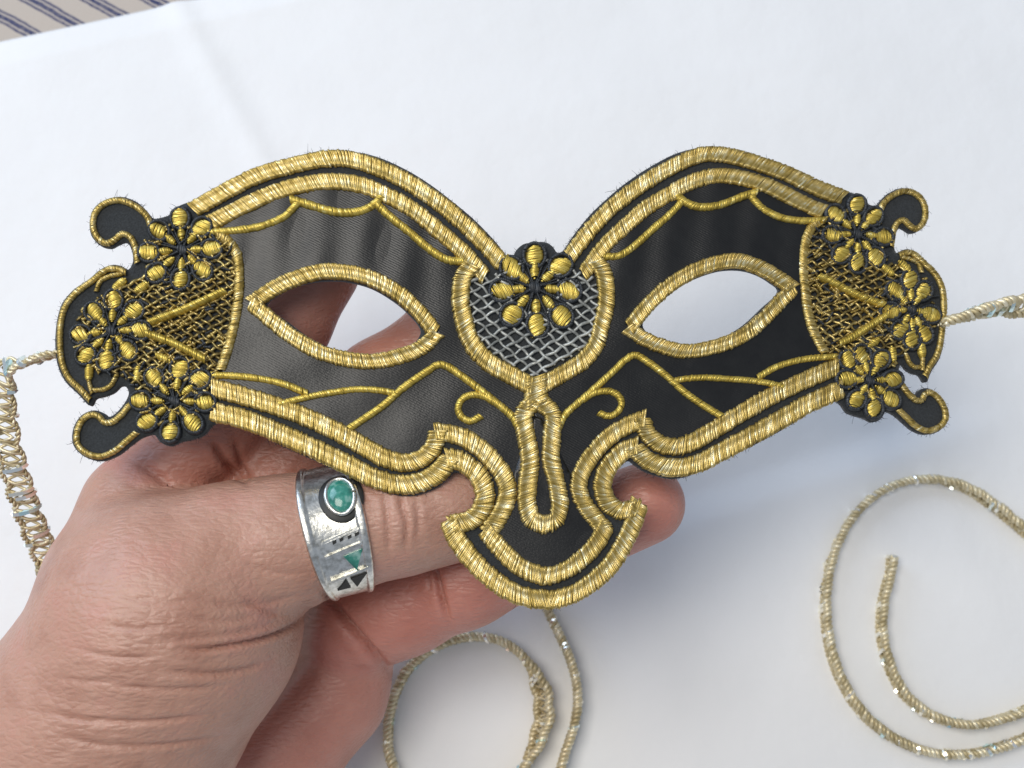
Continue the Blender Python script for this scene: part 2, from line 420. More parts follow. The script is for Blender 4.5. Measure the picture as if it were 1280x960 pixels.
def band(name, runs, width, H, mat=M_GOLD, prof='double', both=True, closed=False, slant=0.35, taper=0, spacing=2.1, label=None):
    """runs: list of px point lists that meet at corners; one object per side"""
    obs = []
    for f, sc in (SIDES if both else SIDES[:1]):
        ps = []
        for pts in runs:
            c = spline(f(spline(pts, 4.0, closed)), 1.0, closed)
            if closed: c = np.vstack([c, c[:1]])
            hw = ends(len(c), width / 2 * sc, taper) if taper else width / 2 * sc
            sl = slant if f is SIDES[0][0] else -slant * 1.2
            ps.append(stitch_mesh(c, hw, H, prof, spacing, sl))
            ps.append(underlay(c, hw, H))
        v, fc, r = join(ps)
        obs.append(part(name, v, fc, mat, attrs={'rnd': r}, label=label))
    return obs

# ---- outlines (photo pixels, left half)
SIL = [(668,303),(655,305),(646,312),(640,321),(634,320),(620,303),(592,274),(562,249),(541,233),(511,214),(471,196),(443,190),(419,188),(396,190),(362,198),(321,211),(280,231),(249,248),(223,258),(213,268),(202,272),(192,273),(183,263),(170,252),(151,246),(131,250),(117,261),(112,279),(115,296),(127,307),(139,309),(147,305),(157,302),(164,311),(166,328),(160,337),(153,333),(141,331),(127,336),(111,349),(90,364),(77,381),(71,403),(69,430),(72,456),(81,476),(98,493),(113,507),(119,498),(130,495),(142,490),(151,482),(157,483),(161,491),(158,500),(151,510),(143,518),(136,521),(129,516),(117,513),(101,520),(91,538),(92,557),(106,571),(125,576),(146,569),(162,557),(178,546),(192,543),(201,553),(213,557),(226,552),(243,548),(255,543),(267,530),(283,527),(320,541),(352,557),(395,576),(437,595),(462,607),(490,618),(515,620),(545,610),(561,597),(568,590),(580,593),(590,603),(594,617),(590,633),(578,645),(562,648),(556,654),(558,664),(568,684),(585,706),(610,731),(640,750),(665,758),(687,760)]
EYE_IN = [(333,380),(347,368),(362,360),(380,354),(397,351),(415,350),(432,351),(463,359),(491,375),(510,391),(526,413),(517,430),(503,436),(486,440),(456,443),(425,439),(392,425),(362,404)]
EYE_OUT_C = [[(316,379),(340,363),(362,352),(397,341),(420,340),(449,344),(476,354),(503,371),(527,394),(544,416)],[(546,417),(528,434),(502,445),(467,452),(432,449),(397,439),(364,420),(334,396),(314,379)]]
silL = spline(SIL, 2.5)
sil = np.vstack([silL, mir(silL)[::-1][1:-1]])
eyeL = spline(EYE_IN, 4.0, True); eyeR = mir(eyeL)

def sheet(outer, holes, grid, htop, hbot, hfun=None):
    """a bent plate with an outline and holes: top, bottom and walls"""
    loops = [np.asarray(outer)] + [np.asarray(h) for h in holes]
    V = np.vstack(loops); E = []; n = 0
    for l in loops:
        k = len(l); E += [(n + i, n + (i + 1) % k) for i in range(k)]; n += k
    x0, y0 = V.min(0); x1, y1 = V.max(0)
    gx, gy = np.meshgrid(np.arange(x0, x1, grid), np.arange(y0, y1, grid)); G = np.c_[gx.ravel(), gy.ravel()]
    G += rng.uniform(-0.1, 0.1, G.shape)
    ok = inside(G, loops[0])
    for h in loops[1:]: ok &= ~inside(G, h)
    Gk = G[ok]
    keep = np.ones(len(Gk), bool)
    for ch in range(0, len(Gk), 500):
        q = Gk[ch:ch + 500]; keep[ch:ch + 500] = (((q[:, None] - V[None]) ** 2).sum(-1).min(1) > (grid * 0.35) ** 2)
    A = np.vstack([V, Gk[keep]])
    vv, ee, ff, _, _, _ = mgeo.delaunay_2d_cdt([Vector((float(a), float(b_))) for a, b_ in A], E, [], 0, 1e-4)
    vv = np.array([(q[0], q[1]) for q in vv]); ff = np.array([f for f in ff if len(f) == 3])
    cen = vv[ff].mean(1); ok = inside(cen, loops[0])
    for h in loops[1:]: ok &= ~inside(cen, h)
    ff = ff[ok]
    ht = htop + (hfun(vv) if hfun is not None else 0) * np.ones(len(vv))
    top = mpos(vv[:, 0], vv[:, 1], ht); bot = mpos(vv[:, 0], vv[:, 1], np.full(len(vv), hbot))
    a, b_, c = top[ff[0]]; nn = np.cross(b_ - a, c - a)
    if nn @ (CAM - a) < 0: ff = ff[:, ::-1]
    nv = len(vv); F = ff.tolist() + (ff[:, ::-1] + nv).tolist()
    cnt = {}
    for f in ff.tolist():
        for i in range(3):
            cnt[(f[i], f[(i + 1) % 3])] = 1
    for (i, j) in cnt:
        if (j, i) not in cnt: F.append([j, i, i + nv, j + nv])
    return np.vstack([top, bot]), F

v, f = sheet(sil, [eyeL, eyeR], 9.0, 0.0, -0.0014)
part('felt_backing', v, f, M_FELT)

# satin panels, one per side, tucked under the borders
SATIN = [(262,282),(301,261),(341,242),(382,232),(420,228),(460,235),(486,247),(518,264),(547,287),(574,314),(580,331),(575,361),(575,382),(581,406),(589,430),(609,453),(634,467),(656,478),(674,496),(677,545),(680,600),(684,660),(688,716),(665,715),(645,700),(625,681),(609,666),(622,647),(632,625),(634,608),(627,591),(613,573),(597,558),(578,547),(556,541),(546,548),(538,562),(526,574),(507,579),(480,572),(458,559),(430,544),(395,527),(360,513),(317,499),(268,485),(277,459),(286,437),(292,412),(297,382),(299,352),(296,318),(286,301)]
def folds(p):
    u, v = p[:, 0], p[:, 1]
    return np.clip(np.abs(u - 673) / 90, 0, 1) * (0.00016 * np.sin(u * 0.115 + 0.8 * np.sin(v * 0.02)) * np.clip((440 - v) / 120, 0.15, 1) + 0.0001 * np.sin(u * 0.05 + v * 0.06))
for si_, (fm, _) in enumerate(SIDES):
    v, f = sheet(fm(spline(SATIN, 4.0, True)), [fm(spline([(320,379),(362,354),(420,342),(476,356),(527,396),(543,417),(502,443),(432,447),(364,418)], 4.0, True))], 6.0, 0.00022 + 0.00006 * si_, 0.00004, folds)
    part('satin_panel', v, f, M_SATIN)

nl = spline([(668,520),(640,600),(632,640),(615,664),(630,682),(650,700),(668,713),(686,718)], 4.0)
v, f = sheet(np.vstack([nl, mir(nl)[::-1][1:-1]]), [], 6.0, 0.00034, 0.00004)
part('satin_panel', v, f, M_SATIN)
# ---- gold borders
UP_OUT = [(243,262),(280,241),(321,220.5),(362,208.5),(402,200),(432,199),(466,208),(506,226),(533,243),(558,261),(588,288),(608,308),(626,328)]
UP_IN = [(264,279),(301,260),(341,242),(382,231),(418,227.5),(455,233),(486,246),(518,264),(547,288),(577,314),(606,346)]
band('upper_outer_border', [UP_OUT], 21, 0.00062)
band('upper_inner_border', [UP_IN], 20.5, 0.00062)
LOW_IN = [[(266,485),(317,499),(360,513),(395,527),(430,544),(458,560),(482,573),(507,578.5),(527,573),(541,560),(548,540)],
          [(545,540),(560,542),(578,547),(597,558),(613,573),(627,591),(634,610),(632,628),(623,647),(611,664)],
          [(606,662),(618,677),(634,695),(654,711),(672,718),(686,720)]]
LOW_OUT = [[(264,514),(310,526),(352,543),(395,562),(437,582),(468,598),(500,606),(525,603),(545,593),(557,580),(562,574)],
           [(558,573),(572,575),(586,583),(600,598),(606,617),(602,636),(590,649),(564,656)],
           [(561,650),(569,670),(583,691),(606,716),(636,738),(662,747.5),(687,749.5)]]
band('lower_inner_border', LOW_IN, 23.5, 0.00062)
band('lower_outer_border', LOW_OUT, 25, 0.00062)
MEDL = [(590,333),(580,344),(576,362),(576,382),(581,406),(590,430),(609,452),(634,467),(664,483)]
band('medallion_border', [MEDL], 23, 0.00085)
STEM = [(670,472),(670,492),(671,506)]
band('stem', [STEM], 30, 0.0009, both=False)
ULEG = [[(668,500),(654,520),(657,543),(662,575),(659,608),(659,632),(666,650),(681,656)]]
band('stem_loop', ULEG, 24, 0.00085)
band('eye_trim', EYE_OUT_C, 20, 0.0008)
# thin round cords
SW = dict(prof='round', mat=M_BRIGHT, spacing=2.2)
band('swag', [[(262,291),(300,288),(331,282),(356,271),(371,256)]], 9.5, 0.0008, **SW)
band('swag', [[(364,250),(388,257),(412,264),(433,266.5),(453,264),(468,256),(476,248)]], 10.5, 0.0009, **SW)
band('swag', [[(471,256),(491,274),(511,290),(532,308),(550,321),(562,326),(578,327)]], 10, 0.0009, **SW)
band('branch', [[(438,535),(479,507),(503,486),(533,465),(549,456),(562,460),(575,469),(597,485),(617,501),(640,521),(648,535)]], 9.5, 0.0008, **SW)
band('branch', [[(492,491),(468,487.5),(444,487),(421,490),(397,494),(374,499),(350,505)]], 8.5, 0.00075, **SW)
band('branch', [[(384,492),(357,481),(332,475),(303,471),(266,469)]], 9, 0.00075, **SW)
band('curl', [[(616,502),(603,495),(585,495),(575,503),(573,514),(579,523),(589,526.5),(600,521)]], 9, 0.0008, **SW)
# side medallion: arc, crossbars and rims
band('medallion_arc', [[(272,292),(286,302),(296,318),(299,352),(297,382),(291.5,412),(285,437),(276,462)]], 13, 0.0007, prof='round')
band('crossbar', [[(189,404),(235,386),(281,365)]], 10.5, 0.0016, **SW)
band('crossbar', [[(185,418),(220,431),(257,450)]], 10.5, 0.0016, **SW)
band('scroll_rim', [[(190,286),(183,270),(167,257),(148,251),(130,256),(119,268),(117,285),(123,298),(134,304.5),(144,300),(153,293),(162,296),(169,308),(172,328)]], 8, 0.0006, prof='round')
band('scroll_rim', [[(183,500),(164,506),(152,519),(140,528),(131,528),(124,521),(115,518.5),(104,525),(97,540),(98,556),(110,567),(127,570.5),(145,563),(158,552),(171,541)]], 8, 0.0006, prof='round')
band('rim_edge', [[(157,341),(148,337),(136,337),(115,352),(94,368),(82,384),(76.5,404),(75.5,430),(78,453),(86,472),(102,488),(113,500)]], 8, 0.0006, prof='round')
band('rim_hook', [[(116,492),(112,478),(112,462)]], 6, 0.0006, prof='round')
band('rim_hook', [[(119,488),(130,487),(139,482),(146,470)]], 6, 0.0006, prof='round')
band('rim_hook', [[(121,364),(126,352),(137,346),(152,343)]], 6, 0.0006, prof='round')

# ---- lattices
def lattice(name, poly, holes, dirs, space, rad, mat, fm, wave=0.0):
    poly = fm(spline(poly, 4.0, True)); lo, hi = poly.min(0), poly.max(0); mid = (lo + hi) / 2; L = np.linalg.norm(hi - lo)
    paths, rads, rn = [], [], []
    for di, ang in enumerate(dirs):
        d = np.array([math.cos(ang), math.sin(ang)]); n = np.array([-d[1], d[0]])
        for k in np.arange(-L / 2, L / 2, space):
            t = np.arange(-L / 2, L / 2, 1.5)
            q = mid + n * (k + rng.normal(0, 0.6)) + t[:, None] * d
            q = q + n * (wave * np.sin(t * 2 * math.pi / (space * 2) + di * 1.6 + (k / space) * math.pi))[:, None]
            ok = inside(q, poly)
            for (cx, cy, rr) in holes: ok &= ((q - np.array([cx, cy])) ** 2).sum(1) > rr * rr
            st = None
            for i in range(len(q) + 1):
                if i < len(q) and ok[i]:
                    if st is None: st = i
                elif st is not None:
                    if i - st > 3:
                        s_ = q[st:i]; h = 0.00045 + 0.00022 * np.sin(np.arange(len(s_)) * 1.5 * math.pi / space + di * math.pi)
                        paths.append(mpos(s_[:, 0], s_[:, 1], h)); rads.append(rad * rng.uniform(0.85, 1.15)); rn.append(rng.random())
                    st = None
    v, f = tubes(paths, rads, 5)
    r = np.concatenate([np.clip(np.repeat(a_ * 0.6 + rng.random(len(p_)) * 0.4, 5), 0, 1) for a_, p_ in zip(rn, paths)])
    part(name, v, f, mat, attrs={'rnd': r})
NETP = [(283,305),(294,320),(296,352),(294,382),(288,412),(282,437),(273,462),(262,490),(245,520),(205,535),(185,520),(172,490),(150,470),(118,462),(98,440),(95,405),(112,378),(150,360),(180,342),(186,300),(210,282),(240,280),(262,290)]
for fm, _ in SIDES:
    lattice('gold_lattice', NETP, [(*fm([c_])[0], 27) for c_ in ((229,313),(140,414),(219,502))], (R(-28), R(38)), 8.6, 0.00033, M_ANTIQUE, fm, 0.8)
MED_IN = [(588,352),(586,382),(591,404),(600,426),(616,444),(640,457),(668,474),(698,455),(722,442),(738,424),(745,404),(748,382),(744,350),(716,338),(668,322),(612,345)]
lattice('silver_lattice', MED_IN, [(668,361,30)], (R(-30), R(42)), 11.5, 0.00031, M_SILVER, lambda p: np.asarray(p, float), 0.9)

# ---- flowers
def oval(cx, cy, a, b_, ang, H, mat_spacing=1.9, slant=0.2):
    d = np.array([math.cos(ang), math.sin(ang)])
    t = np.linspace(-a, a, max(6, int(2 * a) + 1)); c = np.array([cx, cy]) + t[:, None] * d
    hw = b_ * np.sqrt(np.clip(1 - (t / a) ** 2, 0.12, 1)) if a < 9 else b_ * np.clip(1 - np.abs(t / a) ** 3.2, 0.10, 1) ** 0.5
    return stitch_mesh(c, hw, H, 'round', mat_spacing, slant, base_h=0.0003)
def dark_ring(cx, cy, a, b_, ang, w):
    t = np.linspace(0, 2 * math.pi, 40)
    q = np.stack([a * np.cos(t), b_ * np.sin(t)], 1); ca, sa = math.cos(ang), math.sin(ang)
    q = np.stack([cx + q[:, 0] * ca - q[:, 1] * sa, cy + q[:, 0] * sa + q[:, 1] * ca], 1)
    return stitch_mesh(spline(q, 1.0), w, 0.0008, 'round', 2.4, 0.25)
def flower(center, petals, a, b_, gold, sc):
    cx, cy = center
    dk = []
    for (x, y) in petals:
        ang = math.atan2(y - cy, x - cx)
        dk.append(dark_ring(x, y, a + 1.8, b_ + 1.8, ang, 2.7))
        # dark threads from the centre to the petal
        r_ = math.hypot(x - cx, y - cy)
        for o in (-0.33, 0.33):
            p0 = (cx + 4 * math.cos(ang + o), cy + 4 * math.sin(ang + o)); p1 = (cx + (r_ - 2) * math.cos(ang + o), cy + (r_ - 2) * math.sin(ang + o))
            dk.append(stitch_mesh(spline([p0, p1], 1.0), 1.5, 0.0005, 'round', 2.4, 0.4))
    dk.append(oval(cx, cy, 7 * sc, 7 * sc, 0.3, 0.0009))
    v, f, r = join(dk)
    fo = part('flower', v, f, M_BLACKTHREAD, attrs={'rnd': r})
    inner = []
    for i, (x, y) in enumerate(petals):
        ang = math.atan2(y - cy, x - cx)
        ja, jb = rng.uniform(0.86, 1.12), rng.uniform(0.88, 1.12)
        v, f, r = oval(x + rng.normal(0, 0.8), y + rng.normal(0, 0.8), a * ja, b_ * jb, ang + rng.normal(0, 0.16), 0.0009, slant=rng.uniform(0.1, 0.5))
        part('petal', v, f, gold, fo, attrs={'rnd': r})
        r_ = math.hypot(x - cx, y - cy) * 0.52
        inner.append(oval(cx + r_ * math.cos(ang), cy + r_ * math.sin(ang), 8.0 * sc, 5.0 * sc, ang, 0.0010))
    v, f, r = join(inner)
    part('inner_petal', v, f, M_BRIGHT, fo, attrs={'rnd': r})
    return fo
flower((668,360), [(668,320),(639.5,336),(627,364),(639.5,394),(672,407),(701.5,396),(711.5,364),(700.5,333)], 13.2, 12, M_BRIGHT, 1.15)
FL = [((229,313), [(226,274),(200,289),(187,316.5),(196,342),(226.5,350),(254,339),(265,312),(253,285)]),
      ((140,414), [(143,376),(119,391),(102,419),(108,444),(134,451),(160.5,438.5),(177,414),(168.5,389)]),
      ((219,502), [(225.5,461),(194,473),(177,501.5),(185,527),(213.5,540),(242,529),(257,503),(251,475)])]
for fm, sc in SIDES:
    for c, ps in FL:
        flower(tuple(fm([c])[0]), [tuple(q) for q in fm(ps)], 11.2 * sc, 9.8 * sc, M_BRIGHT, sc)
# short seed stitches crowding the ground between the flowers
for fm, sc in SIDES:
    poly = fm(spline(NETP, 4.0, True)); lo_, hi_ = poly.min(0), poly.max(0); ps = []
    while len(ps) < 190:
        q = rng.uniform(lo_, hi_)
        if not inside(q[None], poly)[0]: continue
        an_ = (R(-30) if rng.random() < 0.7 else R(40)) + rng.normal(0, 0.25); L_ = rng.uniform(3, 7)
        d = np.array([math.cos(an_), math.sin(an_)]) * L_
        ps.append(stitch_mesh(spline([q - d, q + d], 1.0), rng.uniform(1.3, 2.3), rng.uniform(0.0004, 0.0008), 'round', 2.0, 0.3, base_h=0.0004))
    v, f, r = join(ps[:110]); part('seed_stitches', v, f, M_GOLD, attrs={'rnd': r}, kind='stuff')
    v, f, r = join(ps[110:]); part('seed_stitches', v, f, M_BLACKTHREAD, attrs={'rnd': r}, kind='stuff')
# a few loose leaves of thread between the flowers
for fm, sc in SIDES:
    for (x, y, an) in ((178,360,2.5),(172.5,468,1.7),(112,466,1.6),(150,356,2.4),(205,448,0.4)):
        q = fm([(x, y), (x + 4 * math.cos(an), y + 4 * math.sin(an))]); d = q[1] - q[0]
        v, f, r = oval(q[0][0], q[0][1], 10 * sc, 5.5 * sc, math.atan2(d[1], d[0]), 0.0009)
        part('leaf_stitch', v, f, M_BRIGHT, attrs={'rnd': r})

# ---- loose fibres round the cut edge
nrm = np.gradient(sil, axis=0); nrm = np.stack([nrm[:, 1], -nrm[:, 0]], 1); nrm /= np.linalg.norm(nrm, axis=1)[:, None] + 1e-9
probe = inside(sil + nrm * 2.0, sil); nrm[probe] *= -1
paths, rads = [], []
for i in range(len(sil)):
    for k in range(3):
        if rng.random() < 0.22: continue
        ln_ = rng.gamma(2.0, 0.6); 
        if rng.random() < 0.002: ln_ += rng.uniform(4, 9)
        d = nrm[i] + rng.normal(0, 0.75, 2)
        p0 = sil[i] - nrm[i] * 0.8 + rng.normal(0, 0.8, 2); bend = rng.normal(0, 0.8, 2)
        t = np.linspace(0, 1, 4)[:, None]; q = p0 + d * ln_ * t + bend * ln_ * t * t
        paths.append(mpos(q[:, 0], q[:, 1], -0.0006 + rng.uniform(-0.0005, 0.0006) + t[:, 0] * rng.normal(0, 0.0002)))
        rads.append(np.linspace(0.00006, 0.00002, 4))
v, f = tubes(paths, rads, 3)
part('felt_fibres', v, f, M_FIBRE, kind='stuff')

# ------------------------------------------------------------------ the braided ties
def gimp(name, pts, wv, width, thick, label, tinsel_pitch=0.0058, seed=1, thin=0.0):
    rg = np.random.default_rng(seed)
    A = np.c_[np.asarray(pts, float), np.asarray(wv, float)]
    p = np.asarray(pts, float)
    s_all = np.r_[0, np.cumsum(np.linalg.norm(np.diff(p, axis=0), axis=1))]
    c = spline(p * 1000, 0.15) / 1000
    sc_ = np.r_[0, np.cumsum(np.linalg.norm(np.diff(c, axis=0), axis=1))]
    w = np.stack([np.interp(sc_ / sc_[-1], s_all / s_all[-1], np.asarray(wv, float)[:, k]) for k in range(3)], 1)
    T = np.gradient(c, axis=0); T /= np.linalg.norm(T, axis=1)[:, None]
    W = w - (w * T).sum(1)[:, None] * T; W /= np.linalg.norm(W, axis=1)[:, None]; N = np.cross(T, W)
    Ltot = sc_[-1]
    def at(s, a, b_):
        g_ = lambda X: np.stack([np.interp(s, sc_, X[:, k]) for k in range(3)], -1)
        return g_(c) + g_(W) * np.asarray(a)[..., None] + g_(N) * np.asarray(b_)[..., None]
    paths, rads = [], []
    # zigzag rungs of thread between two twisted edge cords that swing in scallops
    cyc = 0.0027
    s = np.arange(0, Ltot, cyc / 16); ph = s / cyc * 2 * math.pi
    sw = 0.00045 * np.sin(s / 0.0062 * 2 * math.pi)
    tri = np.arcsin(np.sin(ph)) * 2 / math.pi
    paths.append(at(s, sw + width / 2 * tri, thick * 0.30 * np.cos(ph))); rads.append(0.00036)
    paths.append(at(s, sw - width / 2 * tri, thick * 0.30 * np.cos(ph + 0.9))); rads.append(0.00032)
    s2 = np.arange(0, Ltot, 0.00022)
    fk = np.where(s2 < thin, 0.62, 1.0)
    for sg in (-1, 1):
        wob = np.abs(np.sin(s2 / 0.0062 * math.pi + (0 if sg > 0 else 1.2)))
        base = sg * width / 2 * (0.80 + 0.45 * wob)
        for q in (0, math.pi):
            tw = s2 / 0.0023 * 2 * math.pi + q
            paths.append(at(s2, base + 0.00052 * fk * np.cos(tw), 0.00058 * fk * np.sin(tw))); rads.append(0.00058 * fk)
    v, f = tubes(paths, rads, 5)
    rr = []
    for p_ in paths:
        n = len(p_); k = np.interp(np.arange(n), np.arange(0, n + 9, 9), rg.random(len(np.arange(0, n + 9, 9)))); rr.append(np.repeat(k, 5))
    o = part(name, v, f, M_CORD, attrs={'rnd': np.concatenate(rr)}, label=label)
    # strips of bright film wound through the braid
    tp, tr, ta = [], [], []
    s0 = 0.0
    while s0 < Ltot:
        s0 += tinsel_pitch * rg.uniform(0.55, 1.45)
        for q in range(rg.integers(1, 3)):
            ph0 = rg.uniform(0, 2 * math.pi); k = np.linspace(0, 1, 7)
            ss = np.clip(s0 + q * 0.0011 + k * 0.0012, 0, Ltot)
            aa = ph0 + k * 2.2
            tp.append(at(ss, (width / 2 + 0.0008) * np.cos(aa), (thick / 2 + 0.0000) * np.sin(aa))); tr.append(0.00056); ta.append(rg.random() if s0 > 0.02 else 0.8 + 0.2 * rg.random())
    v, f = tubes(tp, tr, 4)
    part('tinsel', v, f, M_TINSEL, o, attrs={'rnd': np.repeat(ta, 28)}, smooth=False)
    return o
def pts3(lst, zt):
    out = []
    for q in lst:
        if q[2] is None: out.append(onplane(float(q[0]), float(q[1]), zt + (q[3] if len(q) > 3 else 0.0)))
        else: out.append(P(float(q[0]), float(q[1]), q[2]))
    return np.array(out)
VIEW = -FWD; Z = np.array([0, 0, 1.0])
left = [(78,441,.2322),(52,446,.2325),(28,455,.234),(8,467,.236),(0,487,.238),(3,520,.241),(10,560,.244),(24,610,.250),(42,660,.258),(62,705,.266),(110,790,.288),(200,880,None,.004),(320,1000,None),(430,1040,None),(492,985,None),(485,930,None),(490,880,None),(511,836,None),(546,808,None),(590,796,None),(630,803,None),(660,828,None),(676,862,None),(680,892,None),(672,924,None),(656,957,None),(625,1000,None),(650,1035,None),(690,990,None),(705,945,None),(718,905,None),(722,868,None),(714,828,None),(700,795,None),(687,768,None),(672,735,None)]
wl = [VIEW, VIEW, VIEW * 0.9 + RIGHT * 0.4, VIEW * 0.5 + RIGHT, RIGHT + UP * 0.3, RIGHT, RIGHT + UP * 0.15, RIGHT + UP * 0.2, RIGHT + UP * .3, RIGHT + UP * 0.4, RIGHT + UP * .6] + [Z] * 11 + [Z + RIGHT * 0.8, Z + RIGHT * 0.9, Z + RIGHT * 0.6] + [Z] * 11
lp = pts3(left, 0.0052)
gimp('tie_cord', lp, wl[:len(lp)], 0.0042, 0.0021, 'gold braid tie hanging past the hand and coiling below it', seed=3, thin=0.065)
rightp = [(1176,404,.2500),(1196,398,.2505),(1222,391,.2515),(1250,384,.2535),(1290,384,.258),(1360,400,.268),(1440,460,.288),(1450,560,None,.004),(1380,660,None),(1318,690,None),(1282,664,None),(1243,632,None),(1202,608,None),(1152,600,None),(1106,612,None),(1067,644,None),(1042,690,None),(1032,740,None),(1034,790,None),(1047,840,None),(1076,889,None),(1116,922,None),(1165,941,None),(1215,942,None),(1256,932,None),(1300,915,None),(1345,895,None),(1350,872,None),(1320,868,None),(1285,886,None),(1250,899,None),(1210,906,None),(1166,895,None),(1131,868,None),(1111,830,None),(1102,790,None),(1104,750,None),(1112,718,None),(1115,697,None)]
wr = [VIEW, VIEW, VIEW + UP * .3, VIEW + UP * .5, UP + VIEW * .4, UP + VIEW, VIEW + UP, Z] + [Z] * 31
rp = pts3(rightp, 0.0052)
gimp('tie_cord', rp, wr[:len(rp)], 0.0034, 0.0021, 'gold braid tie leaving the right end and coiling on the paper', seed=5)

# ------------------------------------------------------------------ the hand (one continuous surface)
def px3(u, v, d): return P(np.float64(u), np.float64(v), np.float64(d))
def HSH(u, v): return 0.0105 * min(1, max(0.25, (v - 330) / 300.0))
GROUPS = []      # (list of (a, ra, b, rb), k inside the group)
def chain(lst, k=0.006):
    q = [(px3(u, v, d - HSH(u, v)), r * 0.955) for u, v, d, r in lst]
    GROUPS.append(([(q[i][0], q[i][1], q[i + 1][0], q[i + 1][1]) for i in range(len(q) - 1)], k))
THUMB = [(145,890,.252,.0270),(213,778,.2495,.0268),(285,698,.2480,.0152),(350,680,.2490,.0138),(430,660,.2505,.0127),(500,643,.2520,.0124),(552,632,.2530,.0118),(600,622,.2540,.0106),(650,612,.2550,.0090)]
chain([(-330,1390,.250,.0280),(-190,1210,.256,.0272),(-40,1060,.258,.0275)] + THUMB, 0.003)
chain([(178,632,.2620,.0112),(272,522,.2590,.0104),(350,408,.2570,.0102),(398,338,.2570,.0092)], 0.004)
chain([(300,655,.2690,.0105),(352,592,.2680,.0102),(474,482,.2660,.0098),(565,412,.2650,.0090),(612,380,.2650,.0080)], 0.004)
chain([(440,782,.2790,.0124),(505,750,.2745,.0120),(580,722,.2690,.0107),(700,672,.2650,.0100),(805,630,.2620,.0090)], 0.004)
chain([(250,985,.2770,.0165),(345,935,.2800,.0146),(414,868,.2825,.0120),(432,826,.2815,.0112)], 0.006)
chain([(150,900,.266,.0225),(260,800,.275,.0185),(330,750,.2810,.0150),(400,752,.2830,.0115)], 0.010)
chain([(200,680,.266,.0150),(300,700,.268,.0160)], 0.008)
chain([(168,640,.2600,.0108),(152,722,.2560,.0152)], 0.004)
JOINK = [0.0, 0.0025, 0.003, 0.0020, 0.0022, 0.003, 0.005, 0.006]

def round_cone(p, a, ra, b_, rb):
    ba = (b_ - a).astype(np.float32); l2 = float(ba @ ba); rr = ra - rb; a2 = l2 - rr * rr; il2 = 1.0 / l2
    pa_ = p - a.astype(np.float32); y = pa_ @ ba; z = y - l2
    x = pa_ * np.float32(l2) - y[:, None] * ba; x2 = (x * x).sum(1); y2 = y * y * l2; z2 = z * z * l2
    k = np.sign(rr) * rr * rr * x2
    c1 = np.sign(z) * a2 * z2 > k; c2 = np.sign(y) * a2 * y2 < k
    d = (np.sqrt(x2 * a2 * il2) + y * rr) * il2 - ra
    d = np.where(c2, np.sqrt(x2 + y2) * il2 - ra, d)
    return np.where(c1, np.sqrt(x2 + z2) * il2 - rb, d)
def smin(a, b_, k):
    if k <= 0: return np.minimum(a, b_)
    h = np.clip(0.5 + 0.5 * (b_ - a) / k, 0, 1); return b_ * (1 - h) + a * h - k * h * (1 - h)
def sdf(p, groups=False):
    tot = None; gs = []
    p = p.astype(np.float32)
    for (cs, k), jk in zip(GROUPS, JOINK):
        d = None
        for a, ra, b_, rb in cs:
            e = round_cone(p, a, ra, b_, rb); d = e if d is None else smin(d, e, k)
        if groups: gs.append(d)
        tot = d if tot is None else smin(tot, d, jk)
    return (tot, gs) if groups else tot
allp = np.array([q for cs, _ in GROUPS for c in cs for q in (c[0], c[2])]); 
lo = allp.min(0) - 0.030; hi = allp.max(0) + 0.030
hstep = 0.00105
ns = np.ceil((hi - lo) / hstep).astype(int)
ax = [lo[k] + np.arange(ns[k]) * hstep for k in range(3)]
FLD = np.empty(ns, np.float32)
YY, ZZ = np.meshgrid(ax[1], ax[2], indexing='ij')
ch = 12
for i in range(0, ns[0], ch):
    xs = ax[0][i:i + ch]
    pts = np.empty((len(xs), ns[1], ns[2], 3), np.float32)
    pts[..., 0] = xs[:, None, None]; pts[..., 1] = YY; pts[..., 2] = ZZ
    FLD[i:i + ch] = sdf(pts.reshape(-1, 3)).reshape(len(xs), ns[1], ns[2])
ins = FLD < 0
corner = np.zeros(np.array(ns) - 1, np.int8)
for a in (0, 1):
    for b_ in (0, 1):
        for c in (0, 1):
            corner += ins[a:ns[0] - 1 + a, b_:ns[1] - 1 + b_, c:ns[2] - 1 + c]
act = (corner > 0) & (corner < 8)
vid = -np.ones(act.shape, int); cells = np.argwhere(act); vid[act] = np.arange(len(cells))
HV = lo + (cells + 0.5) * hstep
HF = []
for axn in range(3):
    o1, o2 = [(1, 2), (2, 0), (0, 1)][axn]
    s0 = [slice(None)] * 3; s1 = [slice(None)] * 3; s0[axn] = slice(0, -1); s1[axn] = slice(1, None)
    A_, B_ = ins[tuple(s0)], ins[tuple(s1)]
    e = np.argwhere(A_ != B_); e = e[(e[:, o1] > 0) & (e[:, o2] > 0) & (e[:, o1] < ns[o1] - 1) & (e[:, o2] < ns[o2] - 1)]
    d1 = np.eye(3, dtype=int)[o1]; d2 = np.eye(3, dtype=int)[o2]
    q = np.stack([vid[tuple((e - d1 - d2).T)], vid[tuple((e - d2).T)], vid[tuple(e.T)], vid[tuple((e - d1).T)]], 1)
    fl = ~A_[tuple(e.T)]; q[fl] = q[fl][:, ::-1]
    HF.append(q)
HF = np.vstack(HF)
def grad(p, e=0.0004):
    g_ = np.stack([sdf(p + np.eye(3)[k] * e) - sdf(p - np.eye(3)[k] * e) for k in range(3)], 1)
    return g_ / (np.linalg.norm(g_, axis=1)[:, None] + 1e-9)
def project(p, n=2):
    for _ in range(n): p = p - grad(p) * sdf(p)[:, None]
    return p
HV = project(HV, 2)
